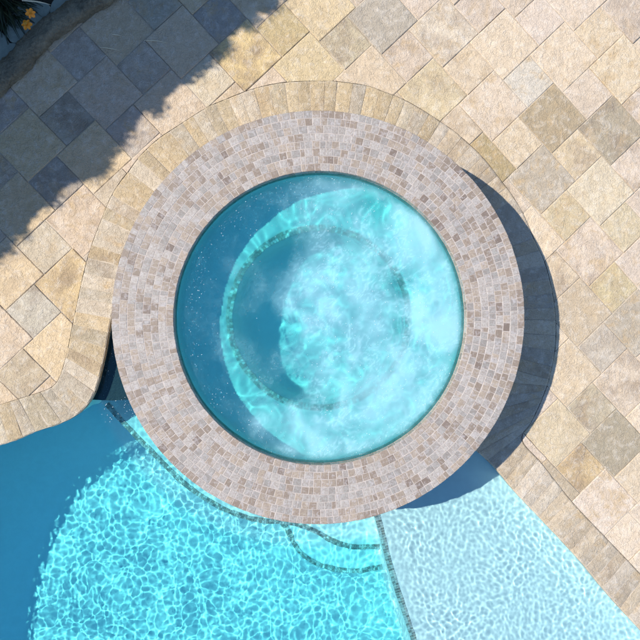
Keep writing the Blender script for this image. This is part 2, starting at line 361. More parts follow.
def paver(o, ia, ib, la, lb):
    g = .0027
    cx = o + ea * (ia + la / 2) + eb * (ib + lb / 2)
    if not (-4.6 < cx.real < 5.4 and -4.8 < cx.imag < 4.4): return
    if seg_dist(cx.real, cx.imag, outer[::3]) > .62 and poly_in(cx.real, cx.imag, outer[::5]): return
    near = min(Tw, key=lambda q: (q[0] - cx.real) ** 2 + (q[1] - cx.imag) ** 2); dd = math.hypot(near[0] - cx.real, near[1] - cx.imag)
    t = max(0, min(1, (cx.real + 2.4) / 4)); base = [(.575 * (1 - t) + .59 * t), (.430 * (1 - t) + .464 * t), (.268 * (1 - t) + .325 * t)]
    k = rs.uniform(.92, 1.06); sat = rs.uniform(-.02, .02)
    if la < .33 and t < .5: base = [.47, .38, .27]
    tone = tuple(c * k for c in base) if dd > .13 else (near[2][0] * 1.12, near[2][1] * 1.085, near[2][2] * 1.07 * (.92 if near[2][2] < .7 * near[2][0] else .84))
    tone = (tone[0] + sat, tone[1] + sat * .5, tone[2] - sat)
    rnd = (rs.random(), rs.random(), rs.random()); dz = rs.uniform(-.002, .002) - .003; tx, ty = rs.uniform(-.005, .005), rs.uniform(-.005, .005)
    la2, lb2 = la - 2 * g, lb - 2 * g; n = 14 if la > .35 else 10
    dist = seg_dist(cx.real, cx.imag, outer[::3]); bd = seg_dist(cx.real, cx.imag, bed_line, False)
    clip = dist < .66; clipb = bd < .36 or poly_in(cx.real, cx.imag, bed_poly)
    fr = [0, .012] + [k_ / (n - 2) * .94 + .03 for k_ in range(n - 1)] + [.988, 1]; n = len(fr) - 1
    grid = []
    for a in range(n + 1):
        row = []
        for b in range(n + 1):
            p = o + ea * (ia + g + la2 * fr[a]) + eb * (ib + g + lb2 * fr[b])
            # slightly uneven edges
            e = min(a, b, n - a, n - b); wob = .0018 * noise.noise(Vector((p.real * 30, p.imag * 30, rnd[0] * 20)))
            z = dz + tx * (fr[a] - .5) + ty * (fr[b] - .5) + .0035 * noise.noise(Vector((p.real * 10 + rnd[0] * 40, p.imag * 10, rnd[1] * 30))) + .0018 * noise.noise(Vector((p.real * 28 + rnd[0] * 40, p.imag * 28, rnd[2] * 30)))
            if e == 0: z -= .0035
            row.append((p.real + wob, p.imag + wob, z))
        grid.append(row)
    near_segs = [q for q in osegs if abs(q[0][0] - cx.real) < .55 and abs(q[0][1] - cx.imag) < .55] if clip else []
    D = [[sgn_out(v[0], v[1], near_segs) for v in row] for row in grid] if near_segs else None
    def ok(a, b):
        x = (grid[a][b][0] + grid[a + 1][b + 1][0]) / 2; y = (grid[a][b][1] + grid[a + 1][b + 1][1]) / 2
        if clip and not D and poly_in(x, y, mid_s): return False
        if clipb and poly_in(x, y, bed_poly): return False
        return True
    for a in range(n):
        for b in range(n):
            if (clip or clipb) and not ok(a, b): continue
            if D:
                q = [(a, b), (a, b + 1), (a + 1, b + 1), (a + 1, b)]; dd_ = [D[i][j] for i, j in q]
                if max(dd_) <= 0: continue
                if min(dd_) < 0:
                    pts = []
                    for k in range(4):
                        p0, p1 = grid[q[k][0]][q[k][1]], grid[q[(k + 1) % 4][0]][q[(k + 1) % 4][1]]; d0, d1 = dd_[k], dd_[(k + 1) % 4]
                        if d0 > 0: pts.append(p0)
                        if (d0 > 0) != (d1 > 0): f = d0 / (d0 - d1); pts.append(tuple(u + (v - u) * f for u, v in zip(p0, p1)))
                    if len(pts) > 2: pv.face(pts[::-1], tone, rnd)
                    continue
            pv.face([grid[a][b], grid[a][b + 1], grid[a + 1][b + 1], grid[a + 1][b]][::-1], tone, rnd)
    ringi = [(a, 0) for a in range(n)] + [(n, b) for b in range(n)] + [(a, n) for a in range(n, 0, -1)] + [(0, b) for b in range(n, 0, -1)]
    for i in range(len(ringi)):
        p = grid[ringi[i][0]][ringi[i][1]]; q = grid[ringi[(i + 1) % len(ringi)][0]][ringi[(i + 1) % len(ringi)][1]]
        if (clip and (poly_in(p[0], p[1], mid_s) or poly_in(q[0], q[1], mid_s) or (D and min(sgn_out(p[0], p[1], near_segs), sgn_out(q[0], q[1], near_segs)) < 0))) or (clipb and poly_in(p[0], p[1], bed_poly)): continue
        pv.face([p, q, (q[0], q[1], -.03), (p[0], p[1], -.03)][::-1], tone, rnd)
mid_s = [((d[0] * .8 + d[2] * .2), (d[1] * .8 + d[3] * .2)) for d in dense][::3]
for i in range(-12, 14):
    for j in range(-12, 14):
        cc = O + K * complex(i, -j)                       # centre of the small stone
        o = cc - ea * (S_ / 2) - eb * (S_ / 2)
        paver(o, 0, 0, S_, S_); paver(o, 0, -L_, L_, L_)
structure(pv.build('pool_deck', M_paver))
# sand in the joints, 4 mm lower than the stones
vs, fs = fill_poly([[(-5.2, -5.4), (6.0, -5.4), (6.0, 5.0), (-5.2, 5.0)], mid_poly[::4]], -.0098)
me = bpy.data.meshes.new('joint_sand'); me.from_pydata(vs, [], fs); structure(link('joint_sand', me, M_joint))
# ------------------------------------------------------------------ pool shell
ZF, ZB, ZT, ZSH = -1.34, -.52, -.84, -.28          # floor, bench, step and shelf levels
def app(z): return ZW + (z - ZW) / 1.33            # level at which a point under water seems to lie
recv = []
def prism(name, poly, ztop, zbot, mat, parent):
    vs, fs = fill_poly([poly], ztop); b = len(vs); n = len(poly)
    vs += [(p[0], p[1], ztop) for p in poly] + [(p[0], p[1], zbot) for p in poly]
    for i in range(n): fs.append((b + i, b + (i + 1) % n, b + n + (i + 1) % n, b + n + i))
    me = bpy.data.meshes.new(name); me.from_pydata(vs, [], fs); o = link(name, me, mat); local(o, parent)
    bm = bmesh.new(); bm.from_mesh(me); bmesh.ops.remove_doubles(bm, verts=bm.verts, dist=1e-5); bmesh.ops.recalc_face_normals(bm, faces=bm.faces)
    if sum(f.normal.z * f.calc_area() for f in bm.faces if abs(f.normal.z) > .9) < 0: bmesh.ops.reverse_faces(bm, faces=bm.faces)
    bm.to_mesh(me); bm.free(); o.cycles.is_caustics_receiver = True; recv.append(o); return o
# basin: floor with a gentle cove and walls
ins = inner[::2]; n = len(ins)
def inset(poly, d):
    out = []; m = len(poly)
    if sum(poly[i - 1][0] * poly[i][1] - poly[i][0] * poly[i - 1][1] for i in range(m)) < 0: d = -d
    for i in range(m):
        ax, ay = poly[i - 1]; bx, by = poly[(i + 1) % m]; tx, ty = bx - ax, by - ay; L = math.hypot(tx, ty) or 1
        nx, ny = -ty / L, tx / L
        x, y = poly[i][0] + nx * d, poly[i][1] + ny * d
        out.append((x, y))
    return out
ins2 = inset(ins, -.012)
vs, fs = fill_poly([inset(ins, -.010)], ZF)
fs = [f for f in fs]
b = len(vs); m = len(ins2)
vs += [(p[0], p[1], -.02) for p in ins2] + [(p[0], p[1], ZF) for p in ins2]
for i in range(m): fs.append((b + i, b + (i + 1) % m, b + m + (i + 1) % m, b + m + i))
me = bpy.data.meshes.new('basin'); me.from_pydata(vs, [], fs)
bas = link('basin', me, M_plaster); local(bas, pool); bas.cycles.is_caustics_receiver = True
# floor overlap fill so that nothing shows under the walls
# tanning shelf to the right of the trim line
sa_, sb_ = P(375, 518, app(ZSH)).xy, P(411, 640, app(ZSH)).xy
dv = (sb_ - sa_).normalized()
q0 = sa_ - dv * .6; q1 = sa_ + dv * 1.6; q2 = q1 + (dv * 1.2 + Vector((.5, 0)))
cut = catmull([tuple(q0), tuple(sa_), tuple(P(388, 569, app(ZSH)).xy), tuple(sb_), tuple(q1), tuple(q2)], 10)
shelf_edge = cut
shelf_poly = [p for p in cut] + [(5.5, cut[-1][1] - .5), (5.5, 0.5), (cut[0][0] + .3, .5)]
def clip_prism(name, poly, ztop, zbot, mat, parent):
    """the part of poly inside the basin outline"""
    vs_ = []; es = []
    for lp in (poly, ins2):
        b = len(vs_); vs_ += [Vector(p[:2]) for p in lp]; es += [(b + i, b + (i + 1) % len(lp)) for i in range(len(lp))]
    r = delaunay_2d_cdt(vs_, es, [], 0, 1e-5); bm = bmesh.new(); V = [bm.verts.new((p[0], p[1], ztop)) for p in r[0]]
    for f in r[2]:
        cx = sum(r[0][i][0] for i in f) / 3; cyy = sum(r[0][i][1] for i in f) / 3
        if poly_in(cx, cyy, poly) and poly_in(cx, cyy, ins2):
            try: bm.faces.new([V[i] for i in f])
            except ValueError: pass
    bmesh.ops.delete(bm, geom=[v for v in bm.verts if not v.link_faces], context='VERTS')
    for f in bm.faces:
        if f.normal.z < 0: f.normal_flip()
    ed = [e for e in bm.edges if len(e.link_faces) == 1]
    r2 = bmesh.ops.extrude_edge_only(bm, edges=ed)
    for g in r2['geom']:
        if isinstance(g, bmesh.types.BMVert): g.co.z = zbot
    me = bpy.data.meshes.new(name); bm.to_mesh(me); bm.free(); o = link(name, me, mat); local(o, parent); o.cycles.is_caustics_receiver = True; recv.append(o); return o
clip_prism('tanning_shelf', shelf_poly, ZSH, ZF, M_plaster, pool)
# bench around the spa with a bulge beside the shelf, and the step below it
def ang_pt(a, r): return (SC.x + r * math.cos(R(a)), SC.y + r * math.sin(R(a)))
RB = 1.965
bench_px = [(105, 405), (118, 420), (139, 442), (160, 463), (185, 487), (215, 507), (240, 517), (265, 523), (284, 524), (300, 527), (316, 534), (330, 542), (350, 548), (372, 548.5), (400, 549)]
bench_edge = catmull([tuple(P(x, y, app(ZB)).xy) for x, y in bench_px], 8)
pre = (bench_edge[0][0] - .12, bench_edge[0][1] + .16)
bench_poly = [pre] + bench_edge + [(bench_edge[-1][0] + .1, SC.y - 1.3), (SC.x, SC.y), (SC.x - 1.4, SC.y + .05), (pre[0], pre[1] + .4)]
clip_prism('spa_side_bench', bench_poly, ZB, ZF, M_plaster, pool)
step_px = [(262, 505), (284, 528), (293, 545), (303, 556), (318, 565), (335, 570), (355, 572), (378, 568.5), (400, 564)]
step_edge = catmull([tuple(P(x, y, app(ZT)).xy) for x, y in step_px], 8)
clip_prism('step', step_edge + [(step_edge[-1][0], SC.y - 1.2), (step_edge[0][0], SC.y - 1.2)], ZT, ZF, M_plaster, pool)
# ledge between coping and spa, its shade put into the dark colour
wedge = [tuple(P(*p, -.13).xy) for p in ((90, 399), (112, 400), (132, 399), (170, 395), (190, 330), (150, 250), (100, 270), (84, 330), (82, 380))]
clip_prism('shade_painted_ledge', wedge, -.10, ZF, M_ledge, pool)
def tile_tone(r, brown=.0):
    k = r.random()
    if k < .34 - brown: c = (.41, .37, .335)
    elif k < .56 - brown: c = (.325, .30, .275)
    elif k < .78 - brown * .5: c = (.37, .30, .235)
    elif k < .965: c = (.285, .225, .175)
    else: c = (.20, .155, .125)
    q = r.uniform(.86, 1.1); return (c[0] * q * .965, c[1] * q * .955, c[2] * q * .90)
def trim_strip(name, line, z, parent, width=.045, closed=False, gap=False, dark=1.0, skip=None):
    """a band of small mosaic tiles let into an edge"""
    mb = MB(); r = random.Random(hash(name) % 97 if False else len(name)); L = [0]; n = len(line)
    idx = list(range(n)) + ([0] if closed else [])
    for i in range(len(idx) - 1): L.append(L[-1] + math.dist(line[idx[i]], line[idx[i + 1]]))
    def at(s):
        for i in range(len(L) - 1):
            if L[i + 1] >= s or i == len(L) - 2:
                f = (s - L[i]) / max(1e-9, L[i + 1] - L[i]); a = line[idx[i]]; b_ = line[idx[i + 1]]
                tx, ty = b_[0] - a[0], b_[1] - a[1]; q = math.hypot(tx, ty) or 1
                return a[0] + tx * f, a[1] + ty * f, -ty / q, tx / q
    s = 0
    while s < L[-1] - .02:
        for k in range(2):
            x0, y0, nx0, ny0 = at(s + .001); x1, y1, nx1, ny1 = at(s + .0215); a0 = width / 2 * k + .001; a1 = width / 2 * (k + 1) - .001
            c = r.choice([(.14, .14, .13), (.26, .22, .18), (.20, .20, .19), (.55, .53, .50), (.12, .12, .115), (.36, .31, .29), (.72, .73, .72), (.80, .83, .83)]); c = tuple((q * .66 + .60 * .34) * dark for q in c)
            mb.face([(x0 + nx0 * a0, y0 + ny0 * a0, z + .006), (x1 + nx1 * a0, y1 + ny1 * a0, z + .006), (x1 + nx1 * a1, y1 + ny1 * a1, z + .006), (x0 + nx0 * a1, y0 + ny0 * a1, z + .006)], c, (r.random(), r.random(), r.random()))
            if r.random() < .22: mb.c[-1] = c = (.74, .77, .76)
            if k == 0: mb.face([(x0, y0, z + .006), (x1, y1, z + .006), (x1, y1, z - .045), (x0, y0, z - .045)][::-1], c, (r.random(), 0, 0))
        s += .0235
    o = mb.build(name, M_mosaic); local(o, parent); o.cycles.is_caustics_receiver = True; return o
def inside_only(line): return [p for p in line if poly_in(p[0], p[1], ins2)]
def before_shelf(line): return [p for p in line if not poly_in(p[0], p[1], shelf_poly)]
trim_strip('bench_tile_trim', before_shelf(inside_only([pre] + bench_edge)), ZB, pool)
trim_strip('step_tile_trim', before_shelf([p for p in step_edge if not poly_in(p[0], p[1], bench_poly)]), ZT, pool)
trim_strip('shelf_tile_trim', [p for p in shelf_edge if math.dist(p, SC) > 1.5], ZSH, pool, .05)
# ------------------------------------------------------------------ hot tub
tub = empty('hot_tub', (SC.x, SC.y, 0), 'round raised hot tub with wide stone mosaic rim beside the pool', 'hot tub')
def lathe(name, prof, mat, n=192, smooth=False):
    vs = []; fs = []
    for i in range(n):
        a = 2 * math.pi * i / n
        for r, z in prof: vs.append((SC.x + r * math.cos(a), SC.y + r * math.sin(a), z))
    k = len(prof)
    for i in range(n):
        for j in range(k - 1):
            fs.append((i * k + j, i * k + j + 1, ((i + 1) % n) * k + j + 1, ((i + 1) % n) * k + j))
    me = bpy.data.meshes.new(name); me.from_pydata(vs, [], fs)
    bm = bmesh.new(); bm.from_mesh(me); bmesh.ops.recalc_face_normals(bm, faces=bm.faces); bm.to_mesh(me); bm.free()
    o = link(name, me, mat, None, smooth); local(o, tub); return o
ZBN, ZFL, RBN = ZS - .32, ZS - .80, .685
lathe('wall', [(RO - .0012, ZF - .05), (RO - .0012, HT - .010), (RO - .006, HT - .0012), (RI + .006, HT - .0012), (RI + .0012, HT - .010), (RI + .0012, ZS - .13)], M_grout, 256)
o = lathe('basin', [(RI + .001, ZS - .10), (RI - .003, ZBN + .06), (RI - .03, ZBN + .012), (RI - .07, ZBN), (RBN + .02, ZBN), (RBN, ZBN - .02), (RBN - .01, ZFL + .05), (RBN - .05, ZFL + .006), (RBN - .1, ZFL), (.02, ZFL), (.001, ZFL)], M_spaplaster, 192, True); o.cycles.is_caustics_receiver = True
mo = MB(); rt = random.Random(11)
def mosaic_ring(mb, a_of, n, kind, lo, hi, brown=0):
    """one course of tiles; kind top: radii lo..hi at the rim height, side: heights lo..hi at radius a_of"""
    a = rt.random(); end = a + 2 * math.pi; step = 2 * math.pi / n; rowoff = rt.random() * step
    while a < end - step * .4:
        wdt = step * rt.choice([1, 1, 1, 1, .8, 1.2, .62, 1.1])
        if a + wdt > end - step * .4: wdt = end - a
        tone = tile_tone(rt, brown); rnd = (rt.random(), rt.random(), rt.random())
        rad = (lo + hi) / 2 if kind == 'top' else a_of
        ga = .0017 / rad; a0, a1 = a + ga, a + wdt - ga; ba = .0022 / rad; dz = rt.uniform(-.0007, .0007)
        jl, jh = rt.uniform(-.0008, .0008), rt.uniform(-.0008, .0008)
        def pp(an, u, hgt):
            if kind == 'top': return (SC.x + u * math.cos(an), SC.y + u * math.sin(an), HT + hgt + dz)
            r_ = a_of + hgt if kind == 'side' else a_of - hgt
            return (SC.x + r_ * math.cos(an), SC.y + r_ * math.sin(an), u)
        l, h = lo + .0017 + jl, hi - .0017 + jh
        T0 = [pp(a0 + ba, l + .0022, 0), pp(a1 - ba, l + .0022, 0), pp(a1 - ba, h - .0022, 0), pp(a0 + ba, h - .0022, 0)]
        T1 = [pp(a0, l, -.0035), pp(a1, l, -.0035), pp(a1, h, -.0035), pp(a0, h, -.0035)]
        flip = (kind == 'top')
        T1 = [pp(a0, l, -.0016), pp(a1, l, -.0016), pp(a1, h, -.0016), pp(a0, h, -.0016)]
        jj = [(rt.uniform(-.0012, .0012), rt.uniform(-.0012, .0012)) for _ in range(4)] if kind == 'top' else [(0, 0)] * 4
        T0 = [(p[0] + j[0], p[1] + j[1], p[2]) for p, j in zip(T0, jj)]; T1 = [(p[0] + j[0], p[1] + j[1], p[2]) for p, j in zip(T1, jj)]
        for f in [T0] + [[T1[i], T1[(i + 1) % 4], T0[(i + 1) % 4], T0[i]] for i in range(4)]:
            mb.face(f[::-1] if flip else f, tone, rnd)
        a += wdt
NR = 8; wr = (RO - RI) / NR
for k in range(NR):
    r0 = RI + wr * k; mosaic_ring(mo, 0, round(2 * math.pi * (r0 + wr / 2) / .0555), 'top', r0, r0 + wr, .22 if k == 0 else (.16 if k == NR - 1 else 0))
top = mo.build('mosaic_rim', M_mosaic); local(top, tub)
mo = MB()
for k in range(11): mosaic_ring(mo, RO, 174, 'side', HT - .004 - .055 * (k + 1), HT - .004 - .055 * k, .15)
o = mo.build('outer_mosaic', M_mosaic); local(o, tub)
mo = MB()
for k in range(3): mosaic_ring(mo, RI, 124, 'inside', HT - .004 - .052 * (k + 1), HT - .004 - .052 * k, .25)
o = mo.build('waterline_mosaic', M_mosaic); local(o, tub); o.cycles.is_caustics_receiver = True
ringl = [ang_pt(-i * 2.5, RBN + .004) for i in range(144)]
trim_strip('bench_edge_trim', ringl, ZBN, tub, .05, closed=True, dark=1.35)
# ------------------------------------------------------------------ water
def grid_mesh(name, x0, x1, y0, y1, step, keep, hfun, tfun, ffun=None):
    nx = int((x1 - x0) / step) + 1; ny = int((y1 - y0) / step) + 1; idx = {}; vs = []; fs = []
    kp = [[keep(x0 + (i + .5) * step, y0 + (j + .5) * step) for i in range(nx - 1)] for j in range(ny - 1)]
    def vi(i, j):
        if (i, j) not in idx:
            x, y = x0 + i * step, y0 + j * step; idx[(i, j)] = len(vs); vs.append((x, y, hfun(x, y)))
        return idx[(i, j)]
    for j in range(ny - 1):
        for i in range(nx - 1):
            if kp[j][i]: fs.append((vi(i, j), vi(i + 1, j), vi(i + 1, j + 1), vi(i, j + 1)))
    me = bpy.data.meshes.new(name); me.from_pydata(vs, [], fs)
    ta = me.color_attributes.new('tint', 'FLOAT_COLOR', 'POINT')
    fa = me.color_attributes.new('froth', 'FLOAT_COLOR', 'POINT') if ffun else None
    for k, v in enumerate(vs):
        ta.data[k].color = (*tfun(v[0], v[1]), 1)
        if fa: f_ = ffun(v[0], v[1]); fa.data[k].color = (f_, f_, f_, 1)
    return me
def nz(x, y, s, ox=0.0): return noise.noise(Vector((x * s + ox, y * s - ox, ox * .37)))
def sd_shelf(x, y):
    # signed distance to the shelf line, positive on the shelf
    return ((x - sa_.x) * (-dv.y) + (y - sa_.y) * dv.x)
sgn = 1 if sd_shelf(sa_.x + 1, sa_.y) > 0 else -1
def smooth(a, b, x): t = max(0, min(1, (x - a) / (b - a))); return t * t * (3 - 2 * t)
def pool_h(x, y):
    sh = smooth(-.15, .15, sgn * sd_shelf(x, y))
    wx = x + .05 * nz(x, y, 2.5, 4); wy = y + .05 * nz(x, y, 2.5, 9)
    deep = 1.0 * .0025 * nz(wx, wy, 6.2, 1) * (1 + .9 * nz(x, y, 1.6, 8)) + .00082 * nz(wx, wy, 17, 2) + .00026 * nz(wx, wy, 31, 3)
    u = (wx - wy) * .71 * .80; v_ = (wx + wy) * .71; am = 1 + .55 * nz(x, y, 2.1, 88)
    thin = .0018 * nz(wx, wy, 6, 5) + am * (.0016 * nz(u, v_, 19, 6) + .00088 * nz(u, v_, 37, 7))
    deep = (deep + .0036 * nz(x, y, 2.4, 14)) * (1 + .35 * math.exp(-((math.dist((x, y), SC) - 1.78) / .28) ** 2))
    return ZW + deep * (1 - sh) + thin * sh
def depth_at(x, y):
    if sgn * sd_shelf(x, y) > 0: return .32
    if poly_in(x, y, bench_poly): return .42
    return 1.3
def tint(dp, k=(1.5, .10, .10)): return tuple(math.exp(-k_ * dp) for k_ in k)
TN = {0: (.75, .95, .955), 1: (.62, .97, .985), 2: (.42, .98, 1.0)}
bench_e2 = [pre] + bench_edge
def pool_t(x, y):
    sh = smooth(-.03, .03, sgn * sd_shelf(x, y) + .075); db = math.dist((x, y), SC)
    bn = 1 - smooth(-.05, .05, db - 1.96); 
    return tuple((TN[2][i] * (1 - bn) + TN[1][i] * bn) * (1 - sh) + TN[0][i] * sh for i in range(3))
outer_c = mid_poly[::4]
def keep_pool(x, y):
    if (x - SC.x) ** 2 + (y - SC.y) ** 2 < 1.40 ** 2: return False
    return poly_in(x, y, outer_c)
me = grid_mesh('pool_water', -4.0, 3.3, -3.7, .45, .0088, keep_pool, pool_h, pool_t)
pw = structure(link('pool_water', me, M_water, None, True)); pw.cycles.is_caustics_caster = True
me = grid_mesh('pool_water', -5, 6.3, -8.0, -3.7, .1, keep_pool, lambda x, y: ZW, pool_t)
pw2 = structure(link('pool_water', me, M_water, None, True)); pw2.cycles.is_caustics_caster = True
FOAM = [(*P(x_, y_, ZS).xy, rr_, aa_) for x_, y_, rr_, aa_ in ((432, 312, .20, .36), (426, 222, .16, .32), (402, 188, .14, .22), (332, 182, .16, .16), (300, 428, .20, .24), (238, 262, .10, .16), (232, 350, .12, .16), (312, 300, .26, .22), (360, 392, .20, .16), (404, 388, .18, .18), (262, 420, .12, .18))]
DARK = [(*P(x_, y_, ZS).xy, rr_) for x_, y_, rr_ in ((403, 285, .11), (404, 325, .09), (374, 207, .10), (322, 408, .13), (278, 250, .16), (272, 330, .16), (290, 385, .12))]
def froth(x, y):
    dx, dy = x - SC.x, y - SC.y; r = math.hypot(dx, dy)
    wx = x + .12 * nz(x, y, 3, 11); wy = y + .12 * nz(x, y, 3, 17)
    n1 = .5 + .9 * nz(wx, wy, 3.2, 21); n2 = .5 + .9 * nz(wx * 1.0, wy * .75, 8.5, 23); n3 = .5 + 1.0 * nz(wx, wy, 26, 29)
    side = smooth(-.75, .40, dx * .95 - dy * .15)                       # the blown-in air drifts to the right
    sx_, sy_ = x + .10 * nz(x, y, 7, 91) + .05 * nz(x, y, 15, 93), y + .10 * nz(x, y, 7, 95) + .05 * nz(x, y, 15, 97)
    streak = (1 - min(1, abs(nz(sx_, sy_, 12, 99)) * 4.5)) * smooth(.1, .5, .4 + nz(x, y, 5, 101))
    m = .12 + .36 * side + .20 * side * (n1 - .5) + .10 * (n2 - .5) + .05 * (n3 - .5)
    for qx, qy, rr, aa in FOAM: m += aa * math.exp(-((x - qx) ** 2 + (y - qy) ** 2) / (rr * rr)) * (.45 + .9 * max(0, min(1, n2 + .15)))
    m += .11 * streak * (.35 + .65 * side)
    fine = 1 - min(1, abs(nz(sx_ * .8, sy_, 24, 105)) * 8); m += .20 * fine * smooth(.25, .75, n2) * (.3 + .7 * side)
    for qx, qy, rr in DARK: m -= .30 * math.exp(-((x - qx) ** 2 + (y - qy) ** 2) / (rr * rr))
    return max(.03, min(.80, m * (.35 + .65 * smooth(1.10, 1.02, r))))
def spa_h(x, y):
    dx, dy = x - SC.x, y - SC.y; r = math.hypot(dx, dy)
    wx = x + .09 * nz(x, y, 4, 31); wy = y + .09 * nz(x, y, 4, 37)
    a = .55 + .25 * math.exp(-(r / .55) ** 2)
    return ZS + a * (.0075 * nz(wx, wy, 4, 41) + .0062 * nz(wx, wy, 9, 43) + .0016 * nz(wx, wy, 21, 47)) 
me = grid_mesh('hot_tub_water', SC.x - 1.1, SC.x + 1.1, SC.y - 1.1, SC.y + 1.1, .010, lambda x, y: (x - SC.x) ** 2 + (y - SC.y) ** 2 < (RI + .006) ** 2, spa_h, lambda x, y: (.38, .95, .93), froth)
sw = structure(link('hot_tub_water', me, M_spawater, None, True)); sw.cycles.is_caustics_caster = True
# bubbles and splash drops floating on the spa water (past counting)
rb = random.Random(3); vs = []; fs = []
def blob(x, y, z, r, st, an):
    b = len(vs); ca, sn = math.cos(an), math.sin(an)
    for (u, v, w_) in ((1, 0, 0), (-1, 0, 0), (0, 1, 0), (0, -1, 0), (0, 0, 1), (0, 0, -1)):
        ux, vy = u * r * st, v * r; vs.append((x + ux * ca - vy * sn, y + ux * sn + vy * ca, z + w_ * r * .7))
    for t_ in ((0, 2, 4), (2, 1, 4), (1, 3, 4), (3, 0, 4), (2, 0, 5), (1, 2, 5), (3, 1, 5), (0, 3, 5)): fs.append(tuple(b + q for q in t_))
cnt = 0
while cnt < 1700:
    a = rb.uniform(0, 2 * math.pi); r = RI * math.sqrt(rb.random()) * .985; x, y = SC.x + r * math.cos(a), SC.y + r * math.sin(a)
    if .62 + .7 * nz(x, y, 5, 61) < rb.random(): continue
    if x < SC.x - .2 and r < .93 and rb.random() < .75: continue
    if x > SC.x + .1 and rb.random() < .35: continue
    if x < SC.x and r < .8 and rb.random() < .5: continue
    blob(x, y, spa_h(x, y) + .0012, rb.choice([.0009, .0011, .0013, .0016, .0016, .0024]), rb.uniform(1, 2.4), rb.uniform(0, 3.14)); cnt += 1
for _ in range(110):
    x, y = P(rb.uniform(98, 131), rb.uniform(345, 425)).xy
    if math.dist((x, y), SC) > RO + .01 and poly_in(x, y, inner[::3]): blob(x, y, (pool_h(x, y) if not poly_in(x, y, wedge) else max(-.098, ZW)) + .001, rb.choice([.0012, .0018, .0026]), rb.uniform(1, 2.5), rb.uniform(0, 3.14))
me = bpy.data.meshes.new('bubbles'); me.from_pydata(vs, [], fs); o = link('bubbles', me, M_bubble, None, True); o['kind'] = 'stuff'
o['label'] = 'tiny white bubbles and splash drops scattered on the hot tub water and beside its rim'; o['category'] = 'bubbles'
# ------------------------------------------------------------------ planting bed in the corner
vs, fs = fill_poly([[(p[0], p[1]) for p in bed_poly]], -.008)
me = bpy.data.meshes.new('soil'); me.from_pydata(vs, [], fs); structure(link('soil', me, M_soil))
kb = MB()
kl = catmull([tuple(P(*p).xy) for p in [(-200, 265), (-60, 130), (0, 82), (20, 63), (46, 34), (78, 12), (98, -1), (160, -45), (300, -180)]], 24)
prof = [(-.088, -.01), (-.092, .045), (-.070, .078), (-.03, .092), (.02, .09), (.055, .075), (.078, .05), (.080, -.01)]
N = len(kl)
def kpt(i, j):
    a = kl[max(0, i - 1)]; b_ = kl[min(N - 1, i + 1)]; tx, ty = b_[0] - a[0], b_[1] - a[1]; q = math.hypot(tx, ty); nx, ny = -ty / q, tx / q
    u, z = prof[j]; x, y = kl[i]; d = .022 * nz(x * 1.0 + j * 3.1, y, 8, 71) + .010 * nz(x + j * 1.7, y, 30, 73)
    return (x + nx * (u + d), y + ny * (u + d), max(-.01, z + .9 * d))
for i in range(N - 1):
    for j in range(len(prof) - 1): kb.face([kpt(i, j), kpt(i + 1, j), kpt(i + 1, j + 1), kpt(i, j + 1)])
o = kb.build('kerb', M_kerb, None, True); tag(o, 'rough curved olive brown stone kerb between the corner planting and the patio', 'kerb')
bm = bmesh.new(); bm.from_mesh(o.data); bmesh.ops.remove_doubles(bm, verts=bm.verts, dist=1e-4); bmesh.ops.recalc_face_normals(bm, faces=bm.faces); bm.to_mesh(o.data); bm.free()
def flag(px, label, z=.03, seed=0):
    poly = catmull([tuple(P(x, y, z).xy) for x, y in px], 5, True); mb = MB(); cx = sum(p[0] for p in poly) / len(poly); cyy = sum(p[1] for p in poly) / len(poly)
    rings = [(1, -.01), (1, z - .006), (.97, z), (.75, z + .002), (.5, z + .003), (.25, z + .002)]
    pr = []
    for k, (f_, zz) in enumerate(rings):
        row = []
        for i, p in enumerate(poly):
            x, y = cx + (p[0] - cx) * f_, cyy + (p[1] - cyy) * f_; e = .006 * nz(x, y, 25, seed) if k < 3 else 0
            row.append((x + e, y + e, zz + .006 * nz(x, y, 9, seed + 2)))
        pr.append(row)
    for k in range(len(pr) - 1):
        for i in range(len(poly)): j = (i + 1) % len(poly); mb.face([pr[k][i], pr[k][j], pr[k + 1][j], pr[k + 1][i]])
    mb.face(pr[-1]); o = mb.build('flagstone', M_flag, None, True); tag(o, label, 'stone'); return o
flag([(12, 14), (24, 2), (44, 2), (50, 8), (44, 20), (34, 30), (22, 40), (12, 42), (4, 30)], 'large smooth blue grey stone under the orange flowers')
flag([(-8, 34), (2, 32), (9, 42), (16, 44), (8, 56), (-4, 66), (-16, 60)], 'smaller blue grey stone at the left photo edge next to the kerb', .026, 3)
flag([(52, 2), (62, -6), (74, -5), (70, 4), (56, 13), (50, 12)], 'small blue grey stone at the top photo edge next to the kerb', .022, 6)
# strap-leaved plant
def strap(mb, base, az, length, width, lift, droop, col=(1, 1, 1)):
    n = 9; pts = []
    x, y, z = base; el = lift; seg = length / n
    for i in range(n + 1):
        pts.append((x, y, z)); x += math.cos(az) * math.cos(el) * seg; y += math.sin(az) * math.cos(el) * seg; z += math.sin(el) * seg; el -= droop / n
        z = max(z, .012)
    sx, sy = -math.sin(az), math.cos(az)
    for i in range(n):
        w0 = width * (1 - (i / n) ** 2) * (.6 + .4 * min(1, i / 2)); w1 = width * (1 - ((i + 1) / n) ** 2) * (.6 + .4 * min(1, (i + 1) / 2)); a, b_ = pts[i], pts[i + 1]
        for sg in (1, -1):
            mb.face([a, b_, (b_[0] + sx * w1 * sg, b_[1] + sy * w1 * sg, b_[2] + w1 * .4), (a[0] + sx * w0 * sg, a[1] + sy * w0 * sg, a[2] + w0 * .4)])
pr_ = random.Random(17)
bp_ = P(4, 2, .02)
pl = empty('daylily', (bp_.x, bp_.y, 0), 'dark strap-leaved clump in the shaded top left corner', 'plant')
